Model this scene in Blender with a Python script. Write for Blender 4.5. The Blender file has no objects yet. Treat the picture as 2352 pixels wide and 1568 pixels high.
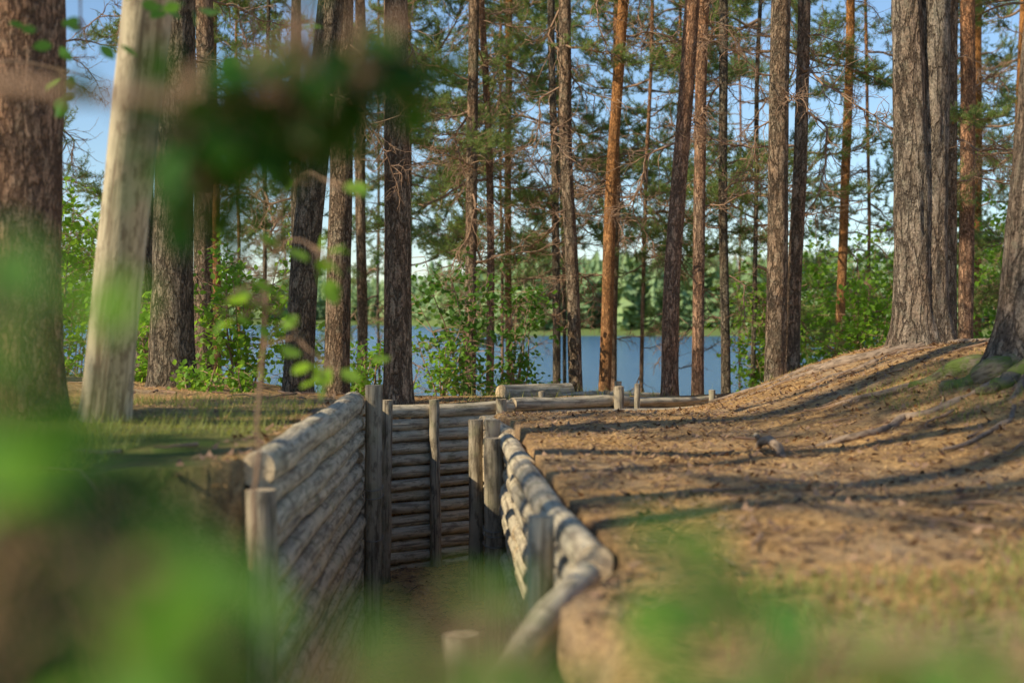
import bpy, math, random
import numpy as np
from mathutils import Vector, Matrix
random.seed(7); rng=np.random.default_rng(7)
sc=bpy.context.scene
COL=sc.collection

# ---------------------------------------------------------------- noise
def _h(ix,iy,iz):
    n=(ix*374761393+iy*668265263+iz*2147483647+1013904223)&0xFFFFFFFF
    n=((n^(n>>13))*1274126177)&0xFFFFFFFF
    n=((n^(n>>15))*2246822519)&0xFFFFFFFF
    return ((n^(n>>16))&0xFFFF)/65535.0*2-1
def vn(x,y,z=0.0):
    x,y,z=np.broadcast_arrays(np.asarray(x,float),np.asarray(y,float),np.asarray(z,float))
    ix=np.floor(x).astype(np.int64);iy=np.floor(y).astype(np.int64);iz=np.floor(z).astype(np.int64)
    fx=x-ix;fy=y-iy;fz=z-iz
    fx=fx*fx*(3-2*fx);fy=fy*fy*(3-2*fy);fz=fz*fz*(3-2*fz)
    r=0
    for a in (0,1):
        for b in (0,1):
            for c in (0,1):
                r=r+_h(ix+a,iy+b,iz+c)*(fx if a else 1-fx)*(fy if b else 1-fy)*(fz if c else 1-fz)
    return r
def sm(t):
    t=np.clip(t,0,1); return t*t*(3-2*t)

# ---------------------------------------------------------------- mesh builder
class MB:
    def __init__(s): s.V=[];s.F=[];s.M=[];s.T=[];s.n=0
    def add(s,v,f,m,t):
        v=np.asarray(v,float); s.V.append(v); s.T.append(np.asarray(t,float))
        n=s.n
        for q in f: s.F.append(tuple(i+n for i in q))
        s.M.extend([m]*len(f)); s.n+=len(v)
    def tube(s,P,R,k=8,m=0,cap=None,amp=0.0,fr=(8,2.5),oval=None):
        P=np.asarray(P,float);N=len(P);R=np.broadcast_to(np.asarray(R,float),(N,)).copy()
        T=np.gradient(P,axis=0);T/=np.linalg.norm(T,axis=1)[:,None]+1e-9
        a=np.array([1.,0,0]) if abs(T[0][0])<.8 else np.array([0,1.,0])
        nn=[];u=a-T[0]*a.dot(T[0]);u/=np.linalg.norm(u)
        for i in range(N):
            u=u-T[i]*u.dot(T[i]);u/=np.linalg.norm(u)+1e-9;nn.append(u)
        U=np.array(nn);W=np.cross(T,U)
        th=np.arange(k)/k*2*np.pi
        c=np.cos(th)[None,:];si=np.sin(th)[None,:]
        L=np.concatenate([[0],np.cumsum(np.linalg.norm(np.diff(P,axis=0),axis=1))])
        off=rng.random()*50
        RR=R[:,None]*np.ones((1,k))
        if amp>0:
            q=R.mean()
            RR=RR*(1+amp*vn(c*fr[0]*q*3+off,si*fr[0]*q*3,(L[:,None]+off)*fr[1])+amp*.5*vn(c*fr[0]*q*9,si*fr[0]*q*9+off,(L[:,None])*fr[1]*2.7))
        V=P[:,None,:]+U[:,None,:]*(c*RR)[:,:,None]+W[:,None,:]*(si*RR)[:,:,None]
        tc=np.stack([c*RR,si*RR,(L[:,None]+off)*np.ones((1,k))],-1)
        F=[]
        for i in range(N-1):
            for j in range(k):
                F.append((i*k+j,i*k+(j+1)%k,(i+1)*k+(j+1)%k,(i+1)*k+j))
        s.add(V.reshape(-1,3),F,m,tc.reshape(-1,3))
        if cap is not None:
            for e,sg in ((0,-1),(N-1,1)):
                v=np.vstack([V[e]+T[e]*sg*0.001,P[e]+T[e]*sg*0.004]);t=np.vstack([tc[e],[0,0,L[e]+off]])
                f=[((j+1)%k,j,k) if sg<0 else (j,(j+1)%k,k) for j in range(k)]
                s.add(v,f,cap,t)
    def obj(s,name,mats,smooth=True,parent=None,loc=None,link=True):
        me=bpy.data.meshes.new(name)
        V=np.vstack(s.V)
        me.from_pydata(V.tolist(),[],s.F)
        for m in mats: me.materials.append(m)
        me.polygons.foreach_set('material_index',s.M)
        if smooth: me.polygons.foreach_set('use_smooth',[True]*len(s.F))
        at=me.attributes.new('tc','FLOAT_VECTOR','POINT')
        at.data.foreach_set('vector',np.vstack(s.T).ravel())
        me.update()
        if not link: return me
        o=bpy.data.objects.new(name,me);COL.objects.link(o)
        if parent: o.parent=parent
        if loc is not None:o.location=loc
        return o
def empty(name,loc=(0,0,0)):
    o=bpy.data.objects.new(name,None);o.empty_display_size=.2;o.location=loc;COL.objects.link(o);return o

# ---------------------------------------------------------------- materials
def mat(name):
    m=bpy.data.materials.new(name);m.use_nodes=True
    nt=m.node_tree;b=nt.nodes['Principled BSDF'];b.inputs['Specular IOR Level'].default_value=.25
    return m,nt,b
def nd(nt,t,**k):
    n=nt.nodes.new(t)
    for a,v in k.items():setattr(n,a,v)
    return n
def ramp(nt,inp,stops):
    r=nd(nt,'ShaderNodeValToRGB');e=r.color_ramp.elements
    while len(e)<len(stops):e.new(.5)
    for x,(p,c) in zip(e,stops):
        x.position=p;x.color=(c[0],c[1],c[2],1) if len(c)==3 else c
    nt.links.new(inp,r.inputs[0]);return r.outputs[0]
def noise(nt,vec,scale,detail=4,rough=.55):
    n=nd(nt,'ShaderNodeTexNoise');n.inputs['Scale'].default_value=scale;n.inputs['Detail'].default_value=detail
    n.inputs['Roughness'].default_value=rough
    if vec is not None: nt.links.new(vec,n.inputs['Vector'])
    return n
def mapping(nt,vec,scale):
    m=nd(nt,'ShaderNodeMapping');m.inputs['Scale'].default_value=scale;nt.links.new(vec,m.inputs['Vector']);return m.outputs[0]
def mix(nt,f,a,b,typ='MIX'):
    m=nd(nt,'ShaderNodeMix',data_type='RGBA',blend_type=typ)
    for s,v in ((0,f),(6,a),(7,b)):
        if hasattr(v,'is_linked'): nt.links.new(v,m.inputs[s])
        elif isinstance(v,(int,float)): m.inputs[s].default_value=v
        else: m.inputs[s].default_value=(*v,1)
    return m.outputs[2]
def bump(nt,b,h,dist,strength=1):
    n=nd(nt,'ShaderNodeBump');n.inputs['Distance'].default_value=dist;n.inputs['Strength'].default_value=strength
    nt.links.new(h,n.inputs['Height']);nt.links.new(n.outputs[0],b.inputs['Normal'])
def tcattr(nt):
    a=nd(nt,'ShaderNodeAttribute');a.attribute_name='tc';return a.outputs['Vector']

def bark(name,plate,plate2,crack,lichen=(.38,.36,.25),lich=.5,scale=20,zs=.28,dist=.02,upper=None,uz=(1.0,4.0)):
    m,nt,b=mat(name);v=tcattr(nt)
    vm=mapping(nt,v,(1,1,zs))
    nz=noise(nt,vm,14,4,.65)
    ad=nd(nt,'ShaderNodeVectorMath',operation='MULTIPLY_ADD')
    nt.links.new(nz.outputs['Color'],ad.inputs[0]);ad.inputs[1].default_value=(.16,.16,.16);nt.links.new(vm,ad.inputs[2])
    vo=nd(nt,'ShaderNodeTexVoronoi',feature='DISTANCE_TO_EDGE');vo.inputs['Scale'].default_value=scale;nt.links.new(ad.outputs[0],vo.inputs['Vector'])
    vc=nd(nt,'ShaderNodeTexVoronoi',feature='F1');vc.inputs['Scale'].default_value=scale*1.7;nt.links.new(ad.outputs[0],vc.inputs['Vector'])
    ed=ramp(nt,vo.outputs['Distance'],[(0,(0,0,0)),(.16,(1,1,1))])
    f=noise(nt,mapping(nt,v,(1,1,.6)),70,6,.75)
    g=noise(nt,mapping(nt,v,(1,1,.3)),5,4,.6)
    pc=mix(nt,ramp(nt,g.outputs['Fac'],[(.35,(0,0,0)),(.65,(1,1,1))]),plate,plate2)
    if upper:
        ge=nd(nt,'ShaderNodeNewGeometry');sx=nd(nt,'ShaderNodeSeparateXYZ');nt.links.new(ge.outputs['Position'],sx.inputs[0])
        mr=nd(nt,'ShaderNodeMapRange');mr.inputs[1].default_value=uz[0];mr.inputs[2].default_value=uz[1];nt.links.new(sx.outputs['Z'],mr.inputs[0])
        pc=mix(nt,mr.outputs[0],pc,upper)
    sc_=nd(nt,'ShaderNodeSeparateColor');nt.links.new(vc.outputs['Color'],sc_.inputs[0])
    pc=mix(nt,sc_.outputs[0],mix(nt,.5,pc,(.02,.015,.01)),pc)
    l=noise(nt,v,13,6,.75)
    pc=mix(nt,ramp(nt,l.outputs['Fac'],[(.50,(0,0,0)),(.64,(lich,lich,lich))]),pc,lichen)
    pc=mix(nt,ramp(nt,f.outputs['Fac'],[(.38,(.0,.0,.0)),(.58,(1,1,1))]),mix(nt,.7,pc,(0,0,0)),pc)
    c=mix(nt,ed,mix(nt,.35,crack,pc),pc)
    nt.links.new(c,b.inputs['Base Color']);b.inputs['Roughness'].default_value=.95;b.inputs['Specular IOR Level'].default_value=.1
    mh=nd(nt,'ShaderNodeMath',operation='MULTIPLY_ADD');nt.links.new(f.outputs['Fac'],mh.inputs[0]);mh.inputs[1].default_value=.9;nt.links.new(ed,mh.inputs[2])
    bump(nt,b,mh.outputs[0],dist);return m
BK_GREY=bark('bark_grey',(.62,.38,.23),(.66,.49,.33),(.09,.06,.04),scale=17,dist=.03,upper=(.70,.36,.18),uz=(2,7))
BK_BIG=bark('bark_plated',(.68,.46,.31),(.78,.61,.45),(.08,.055,.04),scale=13,zs=.25,dist=.04,upper=(.6,.42,.28),uz=(4,10))
BK_PINK=bark('bark_pink',(.80,.41,.23),(.68,.44,.29),(.12,.07,.05),scale=20,dist=.018,lich=.3,upper=(.85,.38,.16),uz=(1,5))
BK_OR=bark('bark_orange',(.74,.33,.12),(.64,.35,.17),(.18,.08,.035),scale=24,dist=.008,lich=.12,upper=(.88,.38,.12),uz=(-.5,4))
BK_DK=bark('bark_dark',(.42,.30,.19),(.50,.39,.27),(.05,.04,.03),scale=17,dist=.03)

def wood(name,c1,c2,dark,streak=50,moss=0,dist=.006,mossc=(.17,.20,.08),zs=.05):
    m,nt,b=mat(name);v=tcattr(nt)
    s=noise(nt,mapping(nt,v,(1,1,zs)),streak,4,.6)
    l=noise(nt,v,4,3)
    c=mix(nt,ramp(nt,l.outputs['Fac'],[(.35,(0,0,0)),(.65,(1,1,1))]),c1,c2)
    c=mix(nt,ramp(nt,s.outputs['Fac'],[(.33,(1,1,1)),(.5,(0,0,0))]),c,dark)
    k=noise(nt,mapping(nt,v,(1,1,.35)),22,5,.7)
    c=mix(nt,ramp(nt,k.outputs['Fac'],[(.50,(0,0,0)),(.62,(.8,.8,.8))]),c,dark)
    if moss:
        q=noise(nt,v,7,4,.7)
        c=mix(nt,ramp(nt,q.outputs['Fac'],[(.5 if moss<1 else .4,(0,0,0)),(.7 if moss<1 else .55,(moss,moss,moss))]),c,mossc)
    nt.links.new(c,b.inputs['Base Color']);b.inputs['Roughness'].default_value=.85
    ah=nd(nt,'ShaderNodeMath',operation='ADD');nt.links.new(s.outputs['Fac'],ah.inputs[0]);nt.links.new(k.outputs['Fac'],ah.inputs[1])
    bump(nt,b,ah.outputs[0],dist);return m
W_LOG=wood('weathered_log',(.70,.57,.38),(.53,.44,.31),(.21,.16,.11),moss=.35)
W_POST=wood('post_wood',(.50,.40,.27),(.37,.30,.21),(.12,.09,.06),moss=.35)
W_SNAG=wood('bleached_wood',(.72,.59,.39),(.60,.48,.32),(.28,.2,.13),streak=35)
W_END=wood('cut_wood',(.74,.56,.34),(.64,.49,.31),(.35,.25,.16),streak=90)
TWIG=wood('twig_wood',(.44,.26,.15),(.33,.21,.14),(.17,.11,.07),dist=.002)
ROOT=wood('root_wood',(.40,.28,.19),(.31,.22,.15),(.13,.09,.06),dist=.008,zs=.4)
MOSSR=wood('mossy_root',(.28,.22,.14),(.22,.17,.11),(.08,.06,.04),moss=1.0,dist=.02,mossc=(.15,.19,.04),zs=.6)

def leafmat(name,a,b2,trans=.45,tcol=None,rough=.5):
    m,nt,b=mat(name)
    sx=nd(nt,'ShaderNodeSeparateXYZ');nt.links.new(tcattr(nt),sx.inputs[0])
    c=mix(nt,sx.outputs[0],a,b2)
    nt.links.new(c,b.inputs['Base Color']);b.inputs['Roughness'].default_value=rough
    tr=nd(nt,'ShaderNodeBsdfTranslucent')
    tc=mix(nt,.75,c,tcol or (b2[0]*2,b2[1]*1.9,b2[2]*.8));nt.links.new(tc,tr.inputs[0])
    ms=nd(nt,'ShaderNodeMixShader');ms.inputs[0].default_value=trans
    nt.links.new(b.outputs[0],ms.inputs[1]);nt.links.new(tr.outputs[0],ms.inputs[2])
    nt.links.new(ms.outputs[0],nt.nodes['Material Output'].inputs[0]);return m
NEED=leafmat('pine_needles',(.10,.18,.055),(.26,.34,.10),.3)
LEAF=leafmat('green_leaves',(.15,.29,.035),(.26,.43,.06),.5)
LEAFD=leafmat('deep_green_leaves',(.07,.16,.022),(.12,.24,.04),.45)  # deeper leaf green of the central understory bushes
LEAFK=leafmat('shade_tinted_leaves',(.025,.09,.007),(.04,.13,.01),.2,tcol=(.05,.17,.01))  # backlit shade painted into this dark green
LEAFN=leafmat('sapling_leaves',(.13,.30,.06),(.20,.40,.09),.5)
GRASSM=leafmat('grass_blades',(.18,.24,.05),(.38,.37,.13),.35)
DRY=leafmat('dry_needles',(.48,.25,.10),(.88,.56,.23),.1,tcol=(.55,.32,.12))
CHIP,nt,b=mat('bark_chips');b.inputs['Roughness'].default_value=.9
sx=nd(nt,'ShaderNodeSeparateXYZ');nt.links.new(tcattr(nt),sx.inputs[0])
nt.links.new(mix(nt,sx.outputs[0],(.07,.04,.028),(.45,.27,.16)),b.inputs['Base Color'])
FAR=leafmat('haze_tinted_needles',(.19,.30,.15),(.40,.50,.21),.15)  # distance haze put into the colour: needles lightened, no haze volume

# ground
GR,nt,b=mat('forest_floor')
tc=nd(nt,'ShaderNodeTexCoord').outputs['Object']
n1=noise(nt,tc,1.1,4);n2=noise(nt,tc,45,6,.7);n3=noise(nt,tc,6,5,.65);n4=noise(nt,tc,130,3,.7);n5=noise(nt,tc,2.3,5,.65)
c=mix(nt,ramp(nt,n2.outputs['Fac'],[(.38,(0,0,0)),(.60,(1,1,1))]),(.42,.22,.09),(.92,.57,.23))
c=mix(nt,ramp(nt,n1.outputs['Fac'],[(.48,(0,0,0)),(.64,(.6,.6,.6))]),c,mix(nt,n4.outputs['Fac'],(.36,.26,.17),(.78,.60,.41)))
c=mix(nt,ramp(nt,n5.outputs['Fac'],[(.40,(.6,.6,.6)),(.52,(0,0,0))]),c,(.26,.155,.09))
c=mix(nt,ramp(nt,n3.outputs['Fac'],[(.38,(.8,.8,.8)),(.48,(0,0,0))]),c,(.20,.115,.068))
c=mix(nt,ramp(nt,n4.outputs['Fac'],[(.36,(.85,.85,.85)),(.46,(0,0,0))]),c,(.11,.065,.038))
ge=nd(nt,'ShaderNodeNewGeometry');sx=nd(nt,'ShaderNodeSeparateXYZ');nt.links.new(ge.outputs['Position'],sx.inputs[0])
mr=nd(nt,'ShaderNodeMapRange');mr.inputs[1].default_value=16;mr.inputs[2].default_value=24;nt.links.new(sx.outputs['Y'],mr.inputs[0])
c=mix(nt,mr.outputs[0],c,mix(nt,n3.outputs['Fac'],(.10,.15,.04),(.26,.32,.11)))
mr=nd(nt,'ShaderNodeMapRange');mr.inputs[1].default_value=-.85;mr.inputs[2].default_value=-1.15;nt.links.new(sx.outputs['X'],mr.inputs[0])
mr2=nd(nt,'ShaderNodeMapRange');mr2.inputs[1].default_value=8;mr2.inputs[2].default_value=5.5;nt.links.new(sx.outputs['Y'],mr2.inputs[0])
mm=nd(nt,'ShaderNodeMath',operation='MULTIPLY');nt.links.new(mr.outputs[0],mm.inputs[0]);nt.links.new(mr2.outputs[0],mm.inputs[1])
mm2=nd(nt,'ShaderNodeMath',operation='MULTIPLY');nt.links.new(mm.outputs[0],mm2.inputs[0]);nt.links.new(n3.outputs['Fac'],mm2.inputs[1])
mm3=nd(nt,'ShaderNodeMath',operation='MULTIPLY');nt.links.new(mm2.outputs[0],mm3.inputs[0]);mm3.inputs[1].default_value=1.8;mm3.use_clamp=True
c=mix(nt,mm3.outputs[0],c,(.12,.17,.04))
nt.links.new(c,b.inputs['Base Color']);b.inputs['Roughness'].default_value=.95;b.inputs['Specular IOR Level'].default_value=.1
ah=nd(nt,'ShaderNodeMath',operation='MULTIPLY_ADD');nt.links.new(n2.outputs['Fac'],ah.inputs[0]);ah.inputs[1].default_value=.5;nt.links.new(n3.outputs['Fac'],ah.inputs[2])
bump(nt,b,ah.outputs[0],.05)

WATER,nt,b=mat('lake_water')
b.inputs['Base Color'].default_value=(.08,.19,.33,1);b.inputs['Roughness'].default_value=.2;b.inputs['IOR'].default_value=1.33;b.inputs['Specular IOR Level'].default_value=.5
tc=nd(nt,'ShaderNodeTexCoord').outputs['Object']
w=noise(nt,mapping(nt,tc,(.35,1.4,1)),1.8,6,.7);bump(nt,b,w.outputs['Fac'],.7)

# ---------------------------------------------------------------- terrain
POLY=np.array([(-.85,4.8),(-.93,8.5),(-1.07,10.95),(-1.05,11.3),(0,12.15),(1.0,13.0),(2.6,13.9),(3.0,13.2),(2.0,12.25),(.6,10.95),(-.18,10.2),(-.02,8.35),(.06,6.5),(.15,4.9),(.24,3.7),(-.02,2.95),(-.3,1.6),(-1.0,1.6),(-.95,3.6)])
def sdist(x,y):
    x=np.asarray(x,float);y=np.asarray(y,float)
    d=np.full(x.shape,1e9);ins=np.zeros(x.shape,bool);n=len(POLY)
    for i in range(n):
        a=POLY[i];b=POLY[(i+1)%n];e=b-a
        t=np.clip(((x-a[0])*e[0]+(y-a[1])*e[1])/e.dot(e),0,1)
        d=np.minimum(d,np.hypot(x-a[0]-t*e[0],y-a[1]-t*e[1]))
        cnd=((a[1]>y)!=(b[1]>y))
        with np.errstate(divide='ignore',invalid='ignore'):
            xx=a[0]+(y-a[1])/(b[1]-a[1]+1e-12)*e[0]
        ins^=cnd&(x<xx)
    return np.where(ins,-d,d)
def shore(b): return 600-360*sm((b+.09)/.10)
def G(x,y):
    x=np.asarray(x,float);y=np.asarray(y,float)
    h=-.64-.10*sm((y-9)/2.5)
    h=h+.16*sm((-x-.45)/.4)*(1-sm((y-8.3)/3))+.2*sm((-x-1.5)/1.2)*sm((y-8.3)/3)
    h=h+.5*sm((x-1.3)/2.2)*(.3+.7*sm((y-4.5)/4))
    away=sm((np.abs(sdist(x,y))-.1)/.8)
    h=h+.05*vn(x*.45+3,y*.45)*away+.022*vn(x*1.4,y*1.4+7)*(.4+.6*away)+.012*vn(x*3.5+9,y*3.5)*(.3+.7*away)+.006*vn(x*9,y*9)
    yd=13.3-1.1*sm((x-1.2)/1.2)-.8*sm((-x-1.3)/1.5)
    k=np.maximum(0,y-yd);yn=1+.12*np.maximum(0,x-4)
    h=h-.16*np.where(k>1,k-.5,k*k/2)/yn
    h=np.maximum(h,-4.3)
    r=np.hypot(x,y);D=shore(x/np.maximum(y,1))
    far=-4.3+4.0*sm((r-D+12)/30)+14*sm((r-D-10)/260)+8*sm((r-D-10)/200)*vn(x/90,y/90)
    return np.where((y>40)&(r>90),np.maximum(h,far),h)
FLOOR=-2.0
def TER(x,y):
    g=G(x,y);d=sdist(x,y)
    w=.06+.35*sm((4.75-y)/.3)*sm((-x-.3)/.4)+.25*sm((3.2-y)/.4)
    fl=FLOOR+.03*vn(x*2,y*2)+.012*vn(x*9,y*9)
    return fl+(g-fl)*sm((d+.01)/w)
def axis(a,b,st,lo,hi):
    c=np.arange(a,b,st);L=[a];s=st
    while L[-1]>lo: s*=1.09;L.append(L[-1]-s)
    R=[b];s=st
    while R[-1]<hi: s*=1.09;R.append(R[-1]+s)
    return np.array(sorted(L[1:]))[:].tolist()+c.tolist()+R
xs=np.array(axis(-2.2,2.8,.03,-1200,1200));ys=np.array(axis(2.6,13.6,.035,-300,1400))
X,Y=np.meshgrid(xs,ys);Z=TER(X,Y)
mb=MB();nx=len(xs);ny=len(ys)
I=np.arange((ny-1)*nx).reshape(ny-1,nx)[:,:-1].ravel()
Fq=np.stack([I,I+1,I+nx+1,I+nx],1).tolist()
V=np.stack([X,Y,Z],-1).reshape(-1,3);mb.add(V,Fq,0,V);ground=mb.obj('ground',[GR])

mb=MB();mb.add([(-1500,18,-3),(1500,18,-3),(1500,1200,-3),(-1500,1200,-3)],[(0,1,2,3)],0,[(0,0,0)]*4);mb.obj('lake',[WATER])
def gz(x,y): return float(TER(np.array([x]),np.array([y]))[0])
def gg(x,y): return float(G(np.array([x]),np.array([y]))[0])

# ---------------------------------------------------------------- trench walls
def wall(name,a,b,za,zb,rl=.05,toplog=None,posts=(),inner=1,over=.03,zbot=None):
    a=np.array(a,float);b=np.array(b,float);mb=MB();e=(b-a);L=np.linalg.norm(e);e/=L;nrm=np.array([e[1],-e[0]])*inner
    n=int(((za+zb)/2-(FLOOR-.05))/(2*rl*.97))+1
    for i in range(n):
        rr=rl*random.uniform(.86,1.06)
        if i==0 and toplog: rr=toplog
        dz=-(i*2*rl*.97) - (0 if i==0 else (toplog-rl if toplog else 0)*1.5)
        o0=random.uniform(-.2,1)*over;o1=random.uniform(-.2,1)*over
        m=max(5,int(L/.12));P=[]
        jo=random.uniform(-.012,.012);sl=random.uniform(-.015,.015);ph=random.uniform(0,99)
        for j in range(m+1):
            t=j/m;q=a+e*(-o0+(L+o0+o1)*t)
            w=.012*float(vn(t*L*1.5+ph,i*3.3,0));w2=.009*float(vn(t*L*1.5+ph,i*3.3,5))
            q=q+nrm*(jo+w)
            P.append((q[0],q[1],za+(zb-za)*t-rr+dz+w2+sl*(t-.5)))
        s=random.choice((1,-1));R=[rr*(1+.1*s*(t-.5)) for t in np.linspace(0,1,m+1)]
        mb.tube(P,R,12,0,cap=1,amp=.07,fr=(10,6))
    for (t,r,zt) in posts:
        q=a+e*L*t+nrm*(rl+r*.95)
        P=[(q[0]+random.uniform(-.003,.003),q[1],z) for z in np.linspace(FLOOR-.06,zt,18)]
        P[-1]=(q[0],q[1],zt);tilt=random.uniform(-.02,.02)
        P=[(p[0]+tilt*(p[2]-FLOOR),p[1],p[2]) for p in P]
        mb.tube(P,[r*(1.06-.1*i/17) for i in range(18)],12,2,cap=1,amp=.07,fr=(12,3))
    return mb.obj(name,[W_LOG,W_END,W_POST])
wall('log_retaining_wall',(-.85,4.8),(-.93,8.5),-.44,-.45,.05,toplog=.066,posts=((.985,.053,-.40),),inner=1)
wall('log_retaining_wall',(-.95,8.6),(-1.07,10.95),-.50,-.66,.05,posts=((.9,.045,-.62),),inner=1)
wall('log_retaining_wall',(-1.12,11.2),(0.0,12.1),-.70,-.70,.05,toplog=.055,posts=((.40,.042,-.66),(.86,.045,-.68)),inner=1)
wall('log_retaining_wall',(0.0,12.12),(1.05,13.05),-.69,-.70,.05,toplog=.055,posts=((.88,.05,-.62),),inner=1)
wall('log_retaining_wall',(1.0,13.03),(2.6,13.95),-.72,-.80,.05,inner=1)
wall('log_retaining_wall',(-.16,10.22),(-.02,8.45),-.70,-.66,.05,inner=-1,over=.05)
wall('log_retaining_wall',(-.02,8.35),(.06,6.5),-.655,-.64,.05,inner=-1,over=.05)
wall('log_retaining_wall',(.055,6.55),(.16,4.9),-.64,-.64,.05,inner=-1,over=.06)
wall('log_retaining_wall',(.15,4.95),(.22,3.85),-.63,-.61,.05,inner=-1,over=.06)
wall('log_retaining_wall',(.20,3.75),(-.03,2.9),-.655,-.70,.04,inner=-1,over=.03)
wall('log_retaining_wall',(2.0,12.25),(.6,10.95),-.74,-.71,.05,inner=1)
wall('log_retaining_wall',(.6,10.95),(-.18,10.2),-.71,-.70,.05,inner=1)
def stake(name,x,y,r,zt,zb,lean=(0,0),m=None,k=12):
    mb=MB();n=14
    mb.tube([(x+lean[0]*t+random.uniform(-.002,.002),y+lean[1]*t,zb+(zt-zb)*t) for t in np.linspace(0,1,n)],[r*(1.06-.1*t) for t in np.linspace(0,1,n)],k,0,cap=1,amp=.08,fr=(12,3))
    return mb.obj(name,[m or W_POST,W_END])
stake('wooden_post',-.83,4.70,.052,-.57,-2.05)
stake('wooden_post',-.255,10.05,.052,-.72,-2.05)
stake('wooden_post',-.085,8.15,.062,-.69,-2.05,(-.02,0))
stake('wooden_post',-.115,8.5,.046,-.61,-2.05)
stake('wooden_post',.085,4.3,.042,-.60,-2.05,(.0,0),W_LOG)
stake('wooden_post',-.12,3.35,.043,-.745,-2.05,(0,0),W_LOG)

def ring(mb,c,r,z,tilt=.02,rad=.003):
    P=[(c[0]+r*math.cos(t),c[1]+r*math.sin(t),z+tilt*math.sin(t)) for t in np.linspace(0,2*math.pi,17)]
    mb.tube(P,rad,4,0)
WIRE,nt,b=mat('steel_wire');b.inputs['Base Color'].default_value=(.3,.28,.25,1);b.inputs['Metallic'].default_value=.8;b.inputs['Roughness'].default_value=.5
mb=MB()
for z in (-1.20,-1.23,-1.29): ring(mb,(-.097,8.15),.070,z)
for z in (-1.0,-1.05,-1.3): ring(mb,(-.825,8.43),.06,z)
mb.obj('wire_tie',[WIRE])

def lying(name,a,b,r,m=W_LOG,k=16):
    mb=MB();a=np.array(a,float);b=np.array(b,float)
    P=[a+(b-a)*t+np.array([0,0,.006*float(vn(t*4+a[0]*7,1))]) for t in np.linspace(0,1,10)]
    mb.tube(P,[r*(1-.12*t) for t in np.linspace(0,1,10)],k,0,cap=1,amp=.06,fr=(10,3));return mb.obj(name,[m,W_END])
lying('fallen_log',(-.10,13.15,-.70),(.55,13.7,-.70),.085)
lying('fallen_log',(.45,13.3,-.74),(1.05,13.9,-.75),.045)
lying('fallen_log',(.75,13.6,-.73),(1.5,14.2,-.78),.035)
lying('fallen_log',(1.15,12.9,-.76),(1.9,13.3,-.75),.03)
for x,y,r,zt in ((.27,12.95,.032,-.67),(.97,13.0,.035,-.58),(1.11,12.6,.026,-.585),(1.83,13.0,.03,-.66),(.86,12.9,.03,-.66)):
    stake('wooden_stake',x,y,r,zt,-1.3,k=10)

# ---------------------------------------------------------------- bough prototypes
def rot_about(v,ax,an):
    return np.array(Matrix.Rotation(an,3,Vector(ax))@Vector(v))
def curve(p,d,L,n,wig,up,seed):
    P=[np.array(p,float)];d=np.array(d,float);d/=np.linalg.norm(d)
    r=np.random.default_rng(seed)
    for i in range(n):
        d=d+r.normal(0,wig,3)+np.array([0,0,up]);d/=np.linalg.norm(d);P.append(P[-1]+d*L/n)
    return P,d
def tuft(mb,p,d,r,nn=20,L=.065,w=.008,back=.12):
    d=np.array(d)/np.linalg.norm(d)
    t=r.random(nn)[:,None]
    base=p-d*back*t
    o=r.normal(0,1,(nn,3));o-=(o@d)[:,None]*d;o/=np.linalg.norm(o,axis=1)[:,None]+1e-9
    dirn=d*(.35+.5*r.random((nn,1)))+o*.8;dirn/=np.linalg.norm(dirn,axis=1)[:,None]
    wv=np.cross(dirn,r.normal(0,1,(nn,3)));wv/=np.linalg.norm(wv,axis=1)[:,None]+1e-9
    ln=L*(.7+.5*r.random((nn,1)))
    V=np.stack([base-wv*w/2,base+wv*w/2,base+dirn*ln],1).reshape(-1,3)
    c=np.clip(r.normal(.5,.3),0,1)
    mb.add(V,[(3*i,3*i+1,3*i+2) for i in range(nn)],1,np.full((3*nn,3),c))
def bough(seed,L=2.0,dead=False,dens=1.0):
    r=np.random.default_rng(seed);mb=MB()
    P,d=curve((0,0,0),(1,0,-.15 if not dead else -.1),L,16,.15 if not dead else .2,.02,seed)
    R=np.linspace(.022 if not dead else .016,.004,17)
    mb.tube(P,R,5,0)
    for i in range(3 if not dead else 1,17):
        for k in range(2 if not dead else r.integers(1,3)):
            dd=P[i]-P[i-1];dd/=np.linalg.norm(dd);t=i/16
            side=r.choice((-1,1));an=math.radians(r.uniform(35,75))*side
            nd_=rot_about(dd,(0,0,1),an)+np.array([0,0,r.uniform(-.35,.45)])
            l=L*.38*(1.1-t*.75)*r.uniform(.5,1.15)
            Q,qd=curve(P[i],nd_,l,6,.2 if not dead else .3,.04 if not dead else -.02,int(r.integers(1e9)))
            mb.tube(Q,np.linspace(.008,.0028,7),3,0)
            for j in range(2,7):
                if dead:
                    if r.random()<.6:
                        q2=rot_about(Q[j]-Q[j-1],(0,0,1),r.choice((-1,1))*.9)+np.array([0,0,r.uniform(-.05,.05)])
                        S,_=curve(Q[j],q2,r.uniform(.08,.25),3,.3,0,int(r.integers(1e9)));mb.tube(S,np.linspace(.004,.002,4),3,0)
                else:
                    for s_ in range(2):
                        if r.random()<.75*dens:
                            q2=rot_about((Q[j]-Q[j-1])/np.linalg.norm(Q[j]-Q[j-1]),(0,0,1),r.choice((-1,1))*r.uniform(.4,1.1))+np.array([0,0,r.uniform(0,.6)])
                            S,sd=curve(Q[j],q2,r.uniform(.08,.2),2,.2,.1,int(r.integers(1e9)))
                            mb.tube([S[0],S[-1]],[.004,.002],3,0)
                            tuft(mb,S[-1],sd,r)
            if not dead: tuft(mb,Q[-1],qd,r,24)
    return mb.obj('bough_mesh',[TWIG,NEED],link=False)
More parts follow.
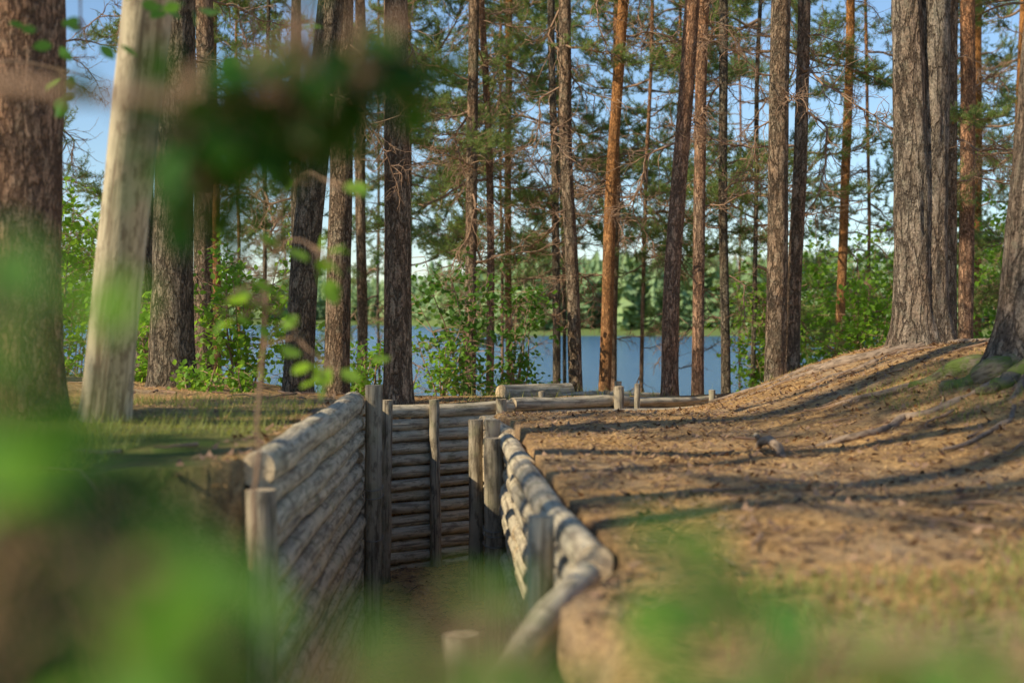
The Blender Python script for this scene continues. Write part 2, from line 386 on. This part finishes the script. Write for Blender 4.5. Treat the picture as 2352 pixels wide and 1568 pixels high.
LIVE=[bough(100+i,2.0) for i in range(4)]+[bough(200+i,1.5,dens=.7) for i in range(2)]
DEAD=[bough(300+i,1.6,True) for i in range(5)]

def hang(parent,ppos,mesh,az,pitch,s,roll=0,name='bough'):
    o=bpy.data.objects.new(name,mesh);COL.objects.link(o);o.parent=parent
    o.location=ppos;o.rotation_mode='XYZ';o.rotation_euler=(roll,-pitch,az);o.scale=(s,s,s);return o

def pine(x0,y,x1,r0,r1,bk,H=14,y1=None,bend=0.0,sides=18,flare=.35,crown=(8,.9,3),dead=(1.0,5.0,5),amp=.05,name='pine_tree',low=None,dscale=1.0,zstep=.09):
    """x1/y1: trunk axis at the height where z=.22*y"""
    y1=y if y1 is None else y1
    zb=gz(x0,y)-.12;zt=.22*y
    root=empty(name,(x0,y,zb+.12))
    def ax(z):
        t=(z-zb)/(zt-zb)
        tt=t if t<1.2 else 1.2+(t-1.2)*.6
        b=bend*math.sin(min(t,1.0)*math.pi)
        ph=x0*7
        return np.array([x0+(x1-x0)*tt+b+.03*float(vn(z*.5+ph,1)),y+(y1-y)*tt+.02*float(vn(z*.5+ph,9)),z])
    def rad(z):
        t=(z-zb)/(zt-zb)
        r=r0+(r1-r0)*min(t,1)
        if t>1:r=r1*max(.12,1-(z-zt)/(H-zt))
        return r*(1+flare*math.exp(-max(0,z-zb-.05)/.18))
    zs=list(np.arange(zb,min(zt+.6,H),zstep))+list(np.arange(min(zt+.6,H),H,.6))
    mb=MB();P=[ax(z)-np.array([x0,y,zb+.12]) for z in zs]
    mb.tube(P,[rad(z) for z in zs],sides,0,amp=amp,fr=(9,1.6))
    mb.obj('trunk',[bk],parent=root)
    o=np.array([x0,y,zb+.12])
    cz,cs,cn=crown
    for i in range(cn):
        z=cz+(H-cz)*(i/max(1,cn))**1.1;f=1-(z-cz)/(H-cz)
        hang(root,ax(z)-o,random.choice(LIVE),random.uniform(0,6.28),math.radians(random.uniform(-10,35)),cs*(.5+.7*f)*random.uniform(.8,1.2),random.uniform(-.4,.4))
    a,b_,n=dead
    for i in range(n):
        z=random.uniform(a,b_)
        hang(root,ax(z)-o,random.choice(DEAD),random.uniform(0,6.28),math.radians(random.uniform(-25,15)),dscale*random.uniform(.4,1.0),random.uniform(-.5,.5),'dead_branch')
    if low:
        a,b_,n,s=low
        for i in range(n):
            z=random.uniform(a,b_)
            hang(root,ax(z)-o,random.choice(LIVE),random.uniform(0,6.28),math.radians(random.uniform(-25,20)),s*random.uniform(.6,1.15),random.uniform(-.4,.4))
    return root

# ---- trees seen in the photograph (metres)
pine(-2.26,6.5,-2.27,.205,.20,BK_PINK,H=16,crown=(11,.9,4),dead=(3,6,1),sides=28)
pine(-2.61,10.9,-2.56,.165,.13,BK_DK,sides=26,amp=.08,dead=(3,6,2))
pine(-3.27,12.6,-3.25,.10,.09,BK_DK,dead=(1,4,3))
pine(-3.48,16,-3.46,.11,.10,BK_GREY,dead=(.5,4,7),low=(2,4.5,4,.8))
pine(-4.57,22,-4.6,.075,.07,BK_OR,dead=(.5,6,6),low=(2,6,5,1))
pine(-1.73,11.5,-1.46,.12,.105,BK_DK,bend=-.02,dead=(1.2,5,3),sides=24)
pine(-1.5,12.1,-1.42,.11,.09,BK_GREY,dead=(1.5,5,2),sides=24,amp=.07)
pine(-2.73,18,-2.73,.065,.06,BK_DK,dead=(.8,5,7),low=(2,4.5,3,.8))
pine(-2.13,20,-2.13,.075,.07,BK_GREY,dead=(1,6,6))
pine(-.95,12.0,-1.0,.12,.10,BK_GREY,dead=(2.2,5,2),sides=26,amp=.05)
pine(-.525,17,-.46,.072,.062,BK_GREY,dead=(.2,4,12),low=(1.5,4.5,6,.75))
pine(-.30,18,-.363,.052,.042,BK_PINK,bend=.05,dead=(0,4,10),low=(1.5,5,6,.8))
pine(-.04,24,-.04,.06,.055,BK_OR,dead=(0,6,9),low=(3,6,5,1))
pine(.587,19,.546,.052,.048,BK_DK,dead=(-.3,5,12),low=(1.3,5,6,.75))
pine(.715,16,.592,.077,.066,BK_GREY,dead=(.8,4,5),sides=20,low=(2.6,4.5,2,.7))
pine(1.03,16,1.25,.07,.06,BK_OR,bend=-.03,dead=(.2,4,7),sides=20,low=(2.6,4.5,2,.7))
pine(1.59,22,1.63,.05,.045,BK_PINK,dead=(-.5,5,10),low=(1.0,6,5,.9))
pine(1.58,14,1.78,.082,.072,BK_PINK,bend=-.06,dead=(1.5,4,2),sides=22)
pine(1.98,15,2.01,.065,.06,BK_PINK,dead=(.5,4,6),sides=20)
pine(2.47,16.5,2.44,.054,.05,BK_DK,dead=(-.3,5,12),low=(1.3,4.5,6,.75))
pine(2.42,13.5,2.55,.105,.09,BK_GREY,bend=.02,dead=(1.5,4,3),sides=24)
pine(2.87,14.5,2.96,.080,.062,BK_GREY,dead=(1,4,7),sides=22)
pine(4.6,20,4.74,.068,.06,BK_OR,dead=(1,5,7))
pine(4.95,16,4.95,.065,.06,BK_GREY,dead=(1,4,4),low=(1.5,4,3,.7))
pine(5.42,17,5.45,.09,.085,BK_PINK,dead=(1,4,5))
pine(8.5,26,8.5,.075,.07,BK_OR,dead=(1,6,6),low=(0,6,7,1))
pine(8.35,24,8.6,.07,.065,BK_OR,dead=(1,6,5),low=(0,6,7,1))
big=pine(3.23,11.4,3.17,.17,.115,BK_BIG,sides=56,amp=.09,flare=.65,dead=(3.5,6,2),zstep=.06)
mb=MB();o=np.array(big.location);zs=np.arange(-.35,12,.06)
mb.tube([(3.355+.02*sm(z/2.5)-o[0]+.012*float(vn(z,4)),11.43-o[1],z-o[2]) for z in zs],[(.155-.03*sm((z+.3)/2))*(1+.65*math.exp(-max(0,z+.3)/.2))*(1 if z<3 else max(.3,1-(z-3)/12)) for z in zs],48,0,amp=.09,fr=(9,1.6))
mb.obj('twin_trunk',[BK_BIG],parent=big)
nr=pine(2.90,8.0,2.99,.15,.13,BK_BIG,sides=44,amp=.1,flare=.9,dead=(3,6,2))
mb=MB();sn=empty('leaning_snag',(-1.92,6.6,-.5));n=60
P=[np.array((.54*t*1.5,-1.2*t*1.5,-.2+ (1.9*t*1.5)))for t in np.linspace(0,1.6,n)]
mb.tube(P,[.105*(1+.5*math.exp(-t*14))*(1-.15*t) for t in np.linspace(0,1.6,n)],26,0,cap=0,amp=.07,fr=(9,1.5));mb.obj('trunk',[W_SNAG],parent=sn)

# ---- shoreline pines carrying the green crowns
for (x,y) in ((-6.6,20),(-5.2,27),(-3.6,20.5),(-1.7,24),(-.75,21),(-.2,28),(.95,24),(2.0,22),(3.0,26),(3.2,19),(6.3,25),(7.4,20),(9.5,29),(-7.4,17),(-2.9,31),(5.8,36),(11,22),(8.4,17)):
    pine(x,y,x+random.uniform(-.2,.2),.033,.028,random.choice((BK_PINK,BK_DK,BK_OR)),H=11,crown=(6,1.1,4),dead=(-1.0,4,8),low=(.4,6.5,21,1.0),sides=9,zstep=.25)
# ---- pines outside the frame: they throw the dappled shade
for (x,y,n_) in ((-3.6,2.6,4),(-5.6,.8,4),(-8.0,-2.0,5),(-9.5,2.5,5),(-6.2,5.0,3),(-10.5,6.5,4),(-5.2,-5.0,4),(-7.4,1.4,2),(6.5,4,5),(9,9,5)):
    pine(x,y,x+random.uniform(-.15,.15),.14,.12,BK_GREY,H=12,crown=(5.5,1.15,n_),dead=(2,5,1),sides=12,zstep=.25)

# ---- surface roots
def root_obj(pts,r,name='tree_root',m=None,lift=-.25):
    mb=MB();pts=np.array(pts,float);n=len(pts);T=np.linspace(0,n-1,n*10);P=[];R=[]
    for t in T:
        i=min(int(t),n-2);f=t-i;f=f*f*(3-2*f) if n>2 else f
        q=pts[i]*(1-f)+pts[i+1]*f;q=q+np.array([.05*float(vn(t*1.9,pts[0][0]*9)),.06*float(vn(t*1.9,7+pts[0][1]*9))])
        rr=r*(1-.75*t/(n-1))
        P.append((q[0],q[1],gg(q[0],q[1])+rr*lift+.022*float(vn(t*1.9,pts[0][1]*5))));R.append(rr)
    mb.tube(P,R,12,0,cap=0,amp=.22,fr=(12,5));return mb.obj(name,[m or ROOT])
root_obj([(3.15,11.2),(2.8,11.1),(2.4,11.3),(2.0,11.5),(1.6,11.6)],.045,lift=0)
root_obj([(3.1,11.3),(2.7,11.6),(2.3,12.0),(1.7,12.1)],.04,lift=.1)
root_obj([(3.2,11.1),(2.7,10.6),(2.1,10.4),(1.5,10.5)],.035)
root_obj([(3.45,11.2),(3.6,10.8),(3.5,10.2),(3.1,9.8)],.045)
root_obj([(2.85,7.85),(2.5,7.6),(2.1,7.5),(1.7,7.1),(1.3,7.0)],.04,lift=-.1)
root_obj([(2.85,7.8),(2.6,7.3),(2.35,6.7),(1.9,6.3)],.03)
root_obj([(2.8,8.1),(2.5,8.5),(2.1,8.6),(1.6,9.0)],.035)
root_obj([(2.98,7.95),(2.8,7.85),(2.6,7.87),(2.4,7.98)],.12,m=MOSSR,lift=.35)
root_obj([(2.95,8.1),(2.78,8.25),(2.6,8.4),(2.35,8.5)],.10,m=MOSSR,lift=.3)
root_obj([(3.0,7.8),(2.88,7.5),(2.8,7.2),(2.72,6.95)],.11,m=MOSSR,lift=.3)
root_obj([(2.95,7.85),(2.75,7.65),(2.6,7.55),(2.45,7.55)],.08,m=MOSSR,lift=.3)
mb=MB();mb.tube([(1.21,7.0,-.64),(1.21,6.9,-.60),(1.225,6.75,-.58),(1.24,6.6,-.60),(1.25,6.5,-.66)],[.014,.02,.022,.02,.015],10,0,cap=1,amp=.1)
mb.tube([(1.21,6.9,-.60),(1.18,6.88,-.565)],[.015,.012],8,0,cap=1)
mb.obj('broken_root',[ROOT,W_END])

# ---------------------------------------------------------------- leaves
def leaf(mb,p,d,s,r,mi,rich=False):
    d=np.array(d,float);d/=np.linalg.norm(d)+1e-9
    n=r.normal(0,.5,3)+np.array([0,0,1.]);w=np.cross(n,d);w/=np.linalg.norm(w)+1e-9;u=np.cross(d,w)
    out=[(.25,.28),(.55,.38),(.82,.22)] if not rich else [(.08,.12),(.22,.30),(.42,.40),(.62,.37),(.80,.24),(.92,.10)]
    mid=[p+d*s*a for a in (0,1)];f=.12
    Lh=[p+d*s*a+w*s*b+u*s*b*f for a,b in out];Rh=[p+d*s*a-w*s*b+u*s*b*f for a,b in out]
    k=len(out);V=mid+Lh+Rh
    c=np.clip(r.normal(.5,.3),0,1)
    mb.add(V,[tuple([0]+list(range(2,2+k))+[1]),tuple([1]+list(range(1+2*k,1+k,-1))+[0])],mi,np.full((len(V),3),c))
def shrub(name,base,H,W,nst,ntw,ls,m,seed,z0=.1,thick=.012,nl=9):
    r=np.random.default_rng(seed);mb=MB()
    for s in range(nst):
        a=r.uniform(0,6.28);lean=r.uniform(.05,.5)*W/H
        P,_=curve((r.normal(0,.06),r.normal(0,.06),-.05),(math.cos(a)*lean,math.sin(a)*lean,1),H*r.uniform(.7,1.05),12,.07,.02,int(r.integers(1e9)))
        mb.tube(P,np.linspace(thick,.003,13),5,0)
        for t in range(ntw):
            i=int(r.uniform(max(1,z0*12),12.5));a=r.uniform(0,6.28)
            l=W*r.uniform(.25,.8)*(1.1-.5*i/12)
            Q,_=curve(P[min(i,12)],(math.cos(a),math.sin(a),r.uniform(-.1,.7)),l,7,.15,-.02,int(r.integers(1e9)))
            mb.tube(Q,np.linspace(.005,.0015,8),3,0)
            for j in range(nl):
                q=int(r.uniform(1,8));dd=r.normal(0,.7,3)+(Q[min(q,7)]-Q[q-1])*3;dd[2]-=.25
                leaf(mb,Q[min(q,7)]+r.normal(0,.03,3),dd,ls*r.uniform(.6,1.2),r,1)
    return mb.obj(name,[TWIG,m],smooth=False,loc=base)
def B(name,x,y,*a,**k): return shrub(name,(x,y,gz(x,y)),*a,**k)
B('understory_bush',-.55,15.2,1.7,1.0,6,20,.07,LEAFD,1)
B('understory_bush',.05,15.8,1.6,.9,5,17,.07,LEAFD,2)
B('understory_bush',-.75,14.6,.8,.6,5,9,.06,LEAF,3)
B('understory_bush',-2.5,13.2,1.4,.8,6,24,.065,LEAF,4)
B('understory_bush',-2.1,13.8,1.0,.6,5,14,.065,LEAF,5)
B('understory_bush',-3.1,12.0,.8,.6,5,18,.06,LEAF,6)
B('understory_bush',-2.0,10.6,.3,.35,4,8,.05,LEAF,36)
B('understory_bush',-2.25,10.2,.25,.3,4,8,.05,LEAF,37)
B('understory_bush',-4.6,14.0,2.6,1.0,6,30,.07,LEAF,7)
B('understory_bush',-1.25,13.0,.6,.4,4,10,.06,LEAF,8)
B('understory_bush',-1.6,13.4,.5,.5,4,9,.06,LEAF,38)
B('birch_bush',4.0,21,2.6,1.3,8,40,.08,LEAF,9)
B('birch_bush',5.0,22,3.0,1.4,8,40,.08,LEAF,10)
B('birch_bush',6.0,21.5,2.8,1.4,8,36,.08,LEAF,11)
B('birch_bush',3.4,19,1.9,.9,7,28,.07,LEAF,12)
B('birch_bush',4.3,17.5,1.6,.9,7,28,.07,LEAF,40)
B('birch_bush',7.6,22,3.2,1.5,7,32,.085,LEAF,13)
B('birch_bush',-5.6,18,3.0,1.2,7,30,.075,LEAF,16)
B('birch_bush',9.4,23,3.6,1.6,7,32,.085,LEAF,17)

def sapling(name,stem,rad,clusters,ls,m,seed):
    r=np.random.default_rng(seed);mb=MB()
    stem=np.array(stem,float);n=len(stem);Ts=np.linspace(0,n-1,n*6);P=[]
    for t in Ts:
        i=min(int(t),n-2);f=t-i;P.append(stem[i]*(1-f)+stem[i+1]*f+r.normal(0,.003,3))
    P=np.array(P);mb.tube(P,np.linspace(rad,rad*.35,len(P)),6,0)
    for (cx,cy,cz,sp,nl) in clusters:
        c=np.array((cx,cy,cz));i=int(np.argmin(np.linalg.norm((P-c)*np.array([1,1,1.3])+np.array([0,0,.05]),axis=1)))
        Q=[P[i]+(c-P[i])*t+np.array([0,0,.04*math.sin(t*3.14)])+r.normal(0,.004,3) for t in np.linspace(0,1.15,8)]
        mb.tube(Q,np.linspace(rad*.5,.0015,8),5,0)
        for j in range(nl):
            p=c+r.normal(0,1,3)*np.array(sp);dd=(p-c)+r.normal(0,.03,3);dd[2]-=.02
            tw=[c+(p-c)*t for t in (0,.5,1)];tw[0]=Q[5]
            mb.tube(tw,[.0012,.001,.0008],3,0)
            leaf(mb,p,dd,ls*r.uniform(.75,1.2),r,1,True)
    return mb.obj(name,[TWIG,m],smooth=False)
sapling('leafy_sapling',[(-.62,3.4,-.6),(-.60,3.35,-.2),(-.56,3.3,.1),(-.50,3.25,.4),(-.42,3.2,.8),(-.38,3.2,1.2)],.005,
 [(-.40,3.0,.13,(.04,.04,.02),8),(-.37,2.9,.27,(.05,.05,.02),5),(-.55,3.1,.03,(.05,.05,.03),9),(-.64,3.2,.05,(.05,.05,.03),6),(-.40,3.1,-.10,(.04,.05,.03),8),(-.53,2.9,.14,(.05,.05,.02),3),(-.47,3.1,-.03,(.03,.05,.03),4)],.05,LEAF,41)
# sapling bough reaching right, its shade painted into the leaf colour
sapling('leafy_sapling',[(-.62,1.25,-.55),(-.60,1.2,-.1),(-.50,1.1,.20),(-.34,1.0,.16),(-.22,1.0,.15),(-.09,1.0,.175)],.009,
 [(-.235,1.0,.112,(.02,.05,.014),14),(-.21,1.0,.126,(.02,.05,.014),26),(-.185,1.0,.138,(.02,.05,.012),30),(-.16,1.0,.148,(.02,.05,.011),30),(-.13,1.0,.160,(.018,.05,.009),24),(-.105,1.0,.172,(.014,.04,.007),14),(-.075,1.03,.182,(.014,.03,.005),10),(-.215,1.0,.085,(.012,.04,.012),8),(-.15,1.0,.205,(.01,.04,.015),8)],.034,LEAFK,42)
sapling('leafy_sapling',[(-1.9,4.2,-.5),(-1.8,4.2,.4),(-1.5,4.1,1.0),(-1.1,4.0,1.05),(-.75,4.0,1.0)],.012,
 [(-1.2,4,.78,(.06,.05,.04),9),(-1.05,4,.88,(.08,.05,.03),6),(-.72,4,.80,(.06,.05,.04),9),(-.85,4,.88,(.08,.05,.03),6),(-1.25,4.1,.7,(.05,.05,.03),4)],.055,LEAFN,43)
sapling('leafy_sapling',[(-.22,.5,-.6),(-.21,.5,-.3),(-.20,.48,-.1),(-.19,.46,.05)],.003,
 [(-.172,.46,.0,(.008,.03,.014),7),(-.168,.46,-.03,(.010,.03,.014),13),(-.166,.46,-.055,(.008,.03,.010),9),(-.135,.46,-.08,(.012,.03,.010),6),(-.115,.46,-.09,(.010,.03,.012),12),(-.10,.46,-.11,(.008,.03,.010),13),(-.12,.46,-.115,(.010,.03,.010),8)],.03,LEAFN,44)
sapling('leafy_sapling',[(-.05,.42,-.6),(-.04,.42,-.35),(-.03,.42,-.16)],.003,
 [(-.03,.42,-.103,(.014,.03,.003),8),(-.005,.42,-.101,(.012,.03,.003),9),(-.05,.42,-.110,(.010,.03,.003),4),(.010,.42,-.110,(.012,.03,.003),3)],.024,LEAFN,45)
sapling('leafy_sapling',[(.12,.6,-.6),(.11,.6,-.4),(.10,.58,-.2)],.003,
 [(.068,.6,-.104,(.009,.03,.006),10),(.085,.6,-.115,(.008,.03,.005),4),(.10,.55,-.136,(.016,.03,.004),6),(.13,.55,-.133,(.016,.03,.005),10),(.165,.55,-.135,(.016,.03,.005),10),(.20,.55,-.135,(.016,.03,.005),8)],.03,LEAFN,46)

# ---------------------------------------------------------------- ground litter
def scatter(name,N,xr,yr,m,L,w,zoff,tilt,seed,mask=None,up=False):
    r=np.random.default_rng(seed);x=r.uniform(*xr,N);y=r.uniform(*yr,N)
    if mask is not None:
        k=mask(x,y);x=x[k];y=y[k]
    n=len(x);z=TER(x,y)+zoff;a=r.uniform(0,6.28,n);ll=L*r.uniform(.5,1.2,n)
    if up: tz=r.uniform(.6,1.6,n)
    else: tz=r.uniform(-tilt,tilt,n)+.05
    d=np.stack([np.cos(a),np.sin(a),tz],1);s=np.stack([-np.sin(a),np.cos(a),r.uniform(-.3,.3,n)],1)
    p=np.stack([x,y,z],1)
    V=np.stack([p-s*w/2,p+s*w/2,p+d*ll[:,None]],1).reshape(-1,3)
    c=np.repeat(np.clip(r.normal(.5,.3,n),0,1),3)
    mb=MB();mb.add(V,[(3*i,3*i+1,3*i+2) for i in range(n)],0,np.stack([c,c,c],1));return mb.obj(name,[m],smooth=False)
flat=lambda x,y:(np.abs(sdist(x,y)-0)>.08)
scatter('needle_litter',60000,(-1.0,3.9),(3.0,12.8),DRY,.06,.005,.004,.35,1,flat)
scatter('needle_litter',14000,(-4,-.9),(6.5,12),DRY,.055,.005,.004,.3,2,flat)
scatter('bark_litter',13000,(-1.1,3.8),(3.0,13),CHIP,.035,.028,.004,.7,3,flat)
gm=lambda x,y:(sdist(x,y)>.12)&(vn(x*1.1,y*1.1)>-.15)
scatter('grass',16000,(-3.5,-1.0),(2.5,8.2),GRASSM,.05,.005,-.005,0,4,gm,up=True)
scatter('grass',7000,(.4,2.2),(1.8,3.9),GRASSM,.05,.005,-.005,0,5,gm,up=True)
scatter('grass',4000,(-4,4),(12.2,15.5),GRASSM,.09,.006,-.005,0,6,gm,up=True)
scatter('grass',1500,(2.1,3.2),(7.0,9.0),GRASSM,.05,.005,-.005,0,7,None,up=True)
r=np.random.default_rng(61);mb=MB()
for i in range(150):
    x=r.uniform(-3.2,3.6);y=r.uniform(3.4,12.5)
    if abs(float(sdist(np.array([x]),np.array([y]))[0]))<.25: continue
    z=gz(x,y);a=r.uniform(0,6.28);Q,_=curve((x,y,z+.012),(math.cos(a),math.sin(a),.02),r.uniform(.12,.45),5,.2,0,int(r.integers(1e9)))
    for q in Q: q[2]=gz(q[0],q[1])+.01+r.uniform(0,.012)
    mb.tube(Q,np.linspace(r.uniform(.004,.009),.002,6),5,0)
mb.obj('fallen_twigs',[TWIG])

# ---------------------------------------------------------------- distant forest on the far shores
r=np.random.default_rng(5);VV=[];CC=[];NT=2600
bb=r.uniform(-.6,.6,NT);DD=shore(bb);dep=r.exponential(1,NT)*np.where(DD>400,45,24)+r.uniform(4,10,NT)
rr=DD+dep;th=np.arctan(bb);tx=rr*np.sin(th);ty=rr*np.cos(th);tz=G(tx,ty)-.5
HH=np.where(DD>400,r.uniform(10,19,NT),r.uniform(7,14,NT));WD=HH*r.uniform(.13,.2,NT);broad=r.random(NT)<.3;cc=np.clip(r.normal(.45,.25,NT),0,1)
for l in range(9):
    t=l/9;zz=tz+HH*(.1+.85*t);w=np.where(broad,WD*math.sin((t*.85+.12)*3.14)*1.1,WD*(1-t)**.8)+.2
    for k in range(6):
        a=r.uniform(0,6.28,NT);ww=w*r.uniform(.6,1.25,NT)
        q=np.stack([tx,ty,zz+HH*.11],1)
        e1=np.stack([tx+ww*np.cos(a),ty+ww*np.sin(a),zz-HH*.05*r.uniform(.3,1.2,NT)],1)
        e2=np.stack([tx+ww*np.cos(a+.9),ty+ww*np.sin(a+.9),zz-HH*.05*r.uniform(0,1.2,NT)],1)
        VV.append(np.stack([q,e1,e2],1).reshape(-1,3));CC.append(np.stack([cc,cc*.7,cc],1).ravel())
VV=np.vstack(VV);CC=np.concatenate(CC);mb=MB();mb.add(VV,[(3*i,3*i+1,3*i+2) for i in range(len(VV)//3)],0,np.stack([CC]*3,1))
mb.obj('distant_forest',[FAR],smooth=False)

# ---------------------------------------------------------------- light, sky, camera
EL=math.radians(35);AZ=math.radians(238)   # clockwise from +Y
w=bpy.data.worlds.new('World');sc.world=w;w.use_nodes=True;nt=w.node_tree
sk=nt.nodes.new('ShaderNodeTexSky');sk.sky_type='NISHITA';sk.sun_disc=False;sk.sun_elevation=EL;sk.sun_rotation=AZ;sk.air_density=1.0;sk.dust_density=0;sk.ozone_density=4
bg=nt.nodes['Background'];nt.links.new(sk.outputs[0],bg.inputs[0]);bg.inputs[1].default_value=.15
sd=bpy.data.lights.new('sun','SUN');sd.energy=5;sd.angle=math.radians(.5);sd.color=(1,.9,.68)
so=bpy.data.objects.new('sun',sd);COL.objects.link(so)
dirn=Vector((math.sin(AZ)*math.cos(EL),math.cos(AZ)*math.cos(EL),math.sin(EL)))
so.rotation_euler=dirn.to_track_quat('Z','Y').to_euler();so.location=dirn*40
cd=bpy.data.cameras.new('camera');cd.lens=50;cd.sensor_width=36;cd.clip_end=4000;cd.clip_start=.05
cd.dof.use_dof=True;cd.dof.focus_distance=11.5;cd.dof.aperture_fstop=2.0
co=bpy.data.objects.new('camera',cd);COL.objects.link(co);co.location=(0,0,0);co.rotation_euler=(math.radians(90-.95),0,0)
sc.camera=co
sc.view_settings.view_transform='Standard';sc.view_settings.look='None';sc.view_settings.exposure=0
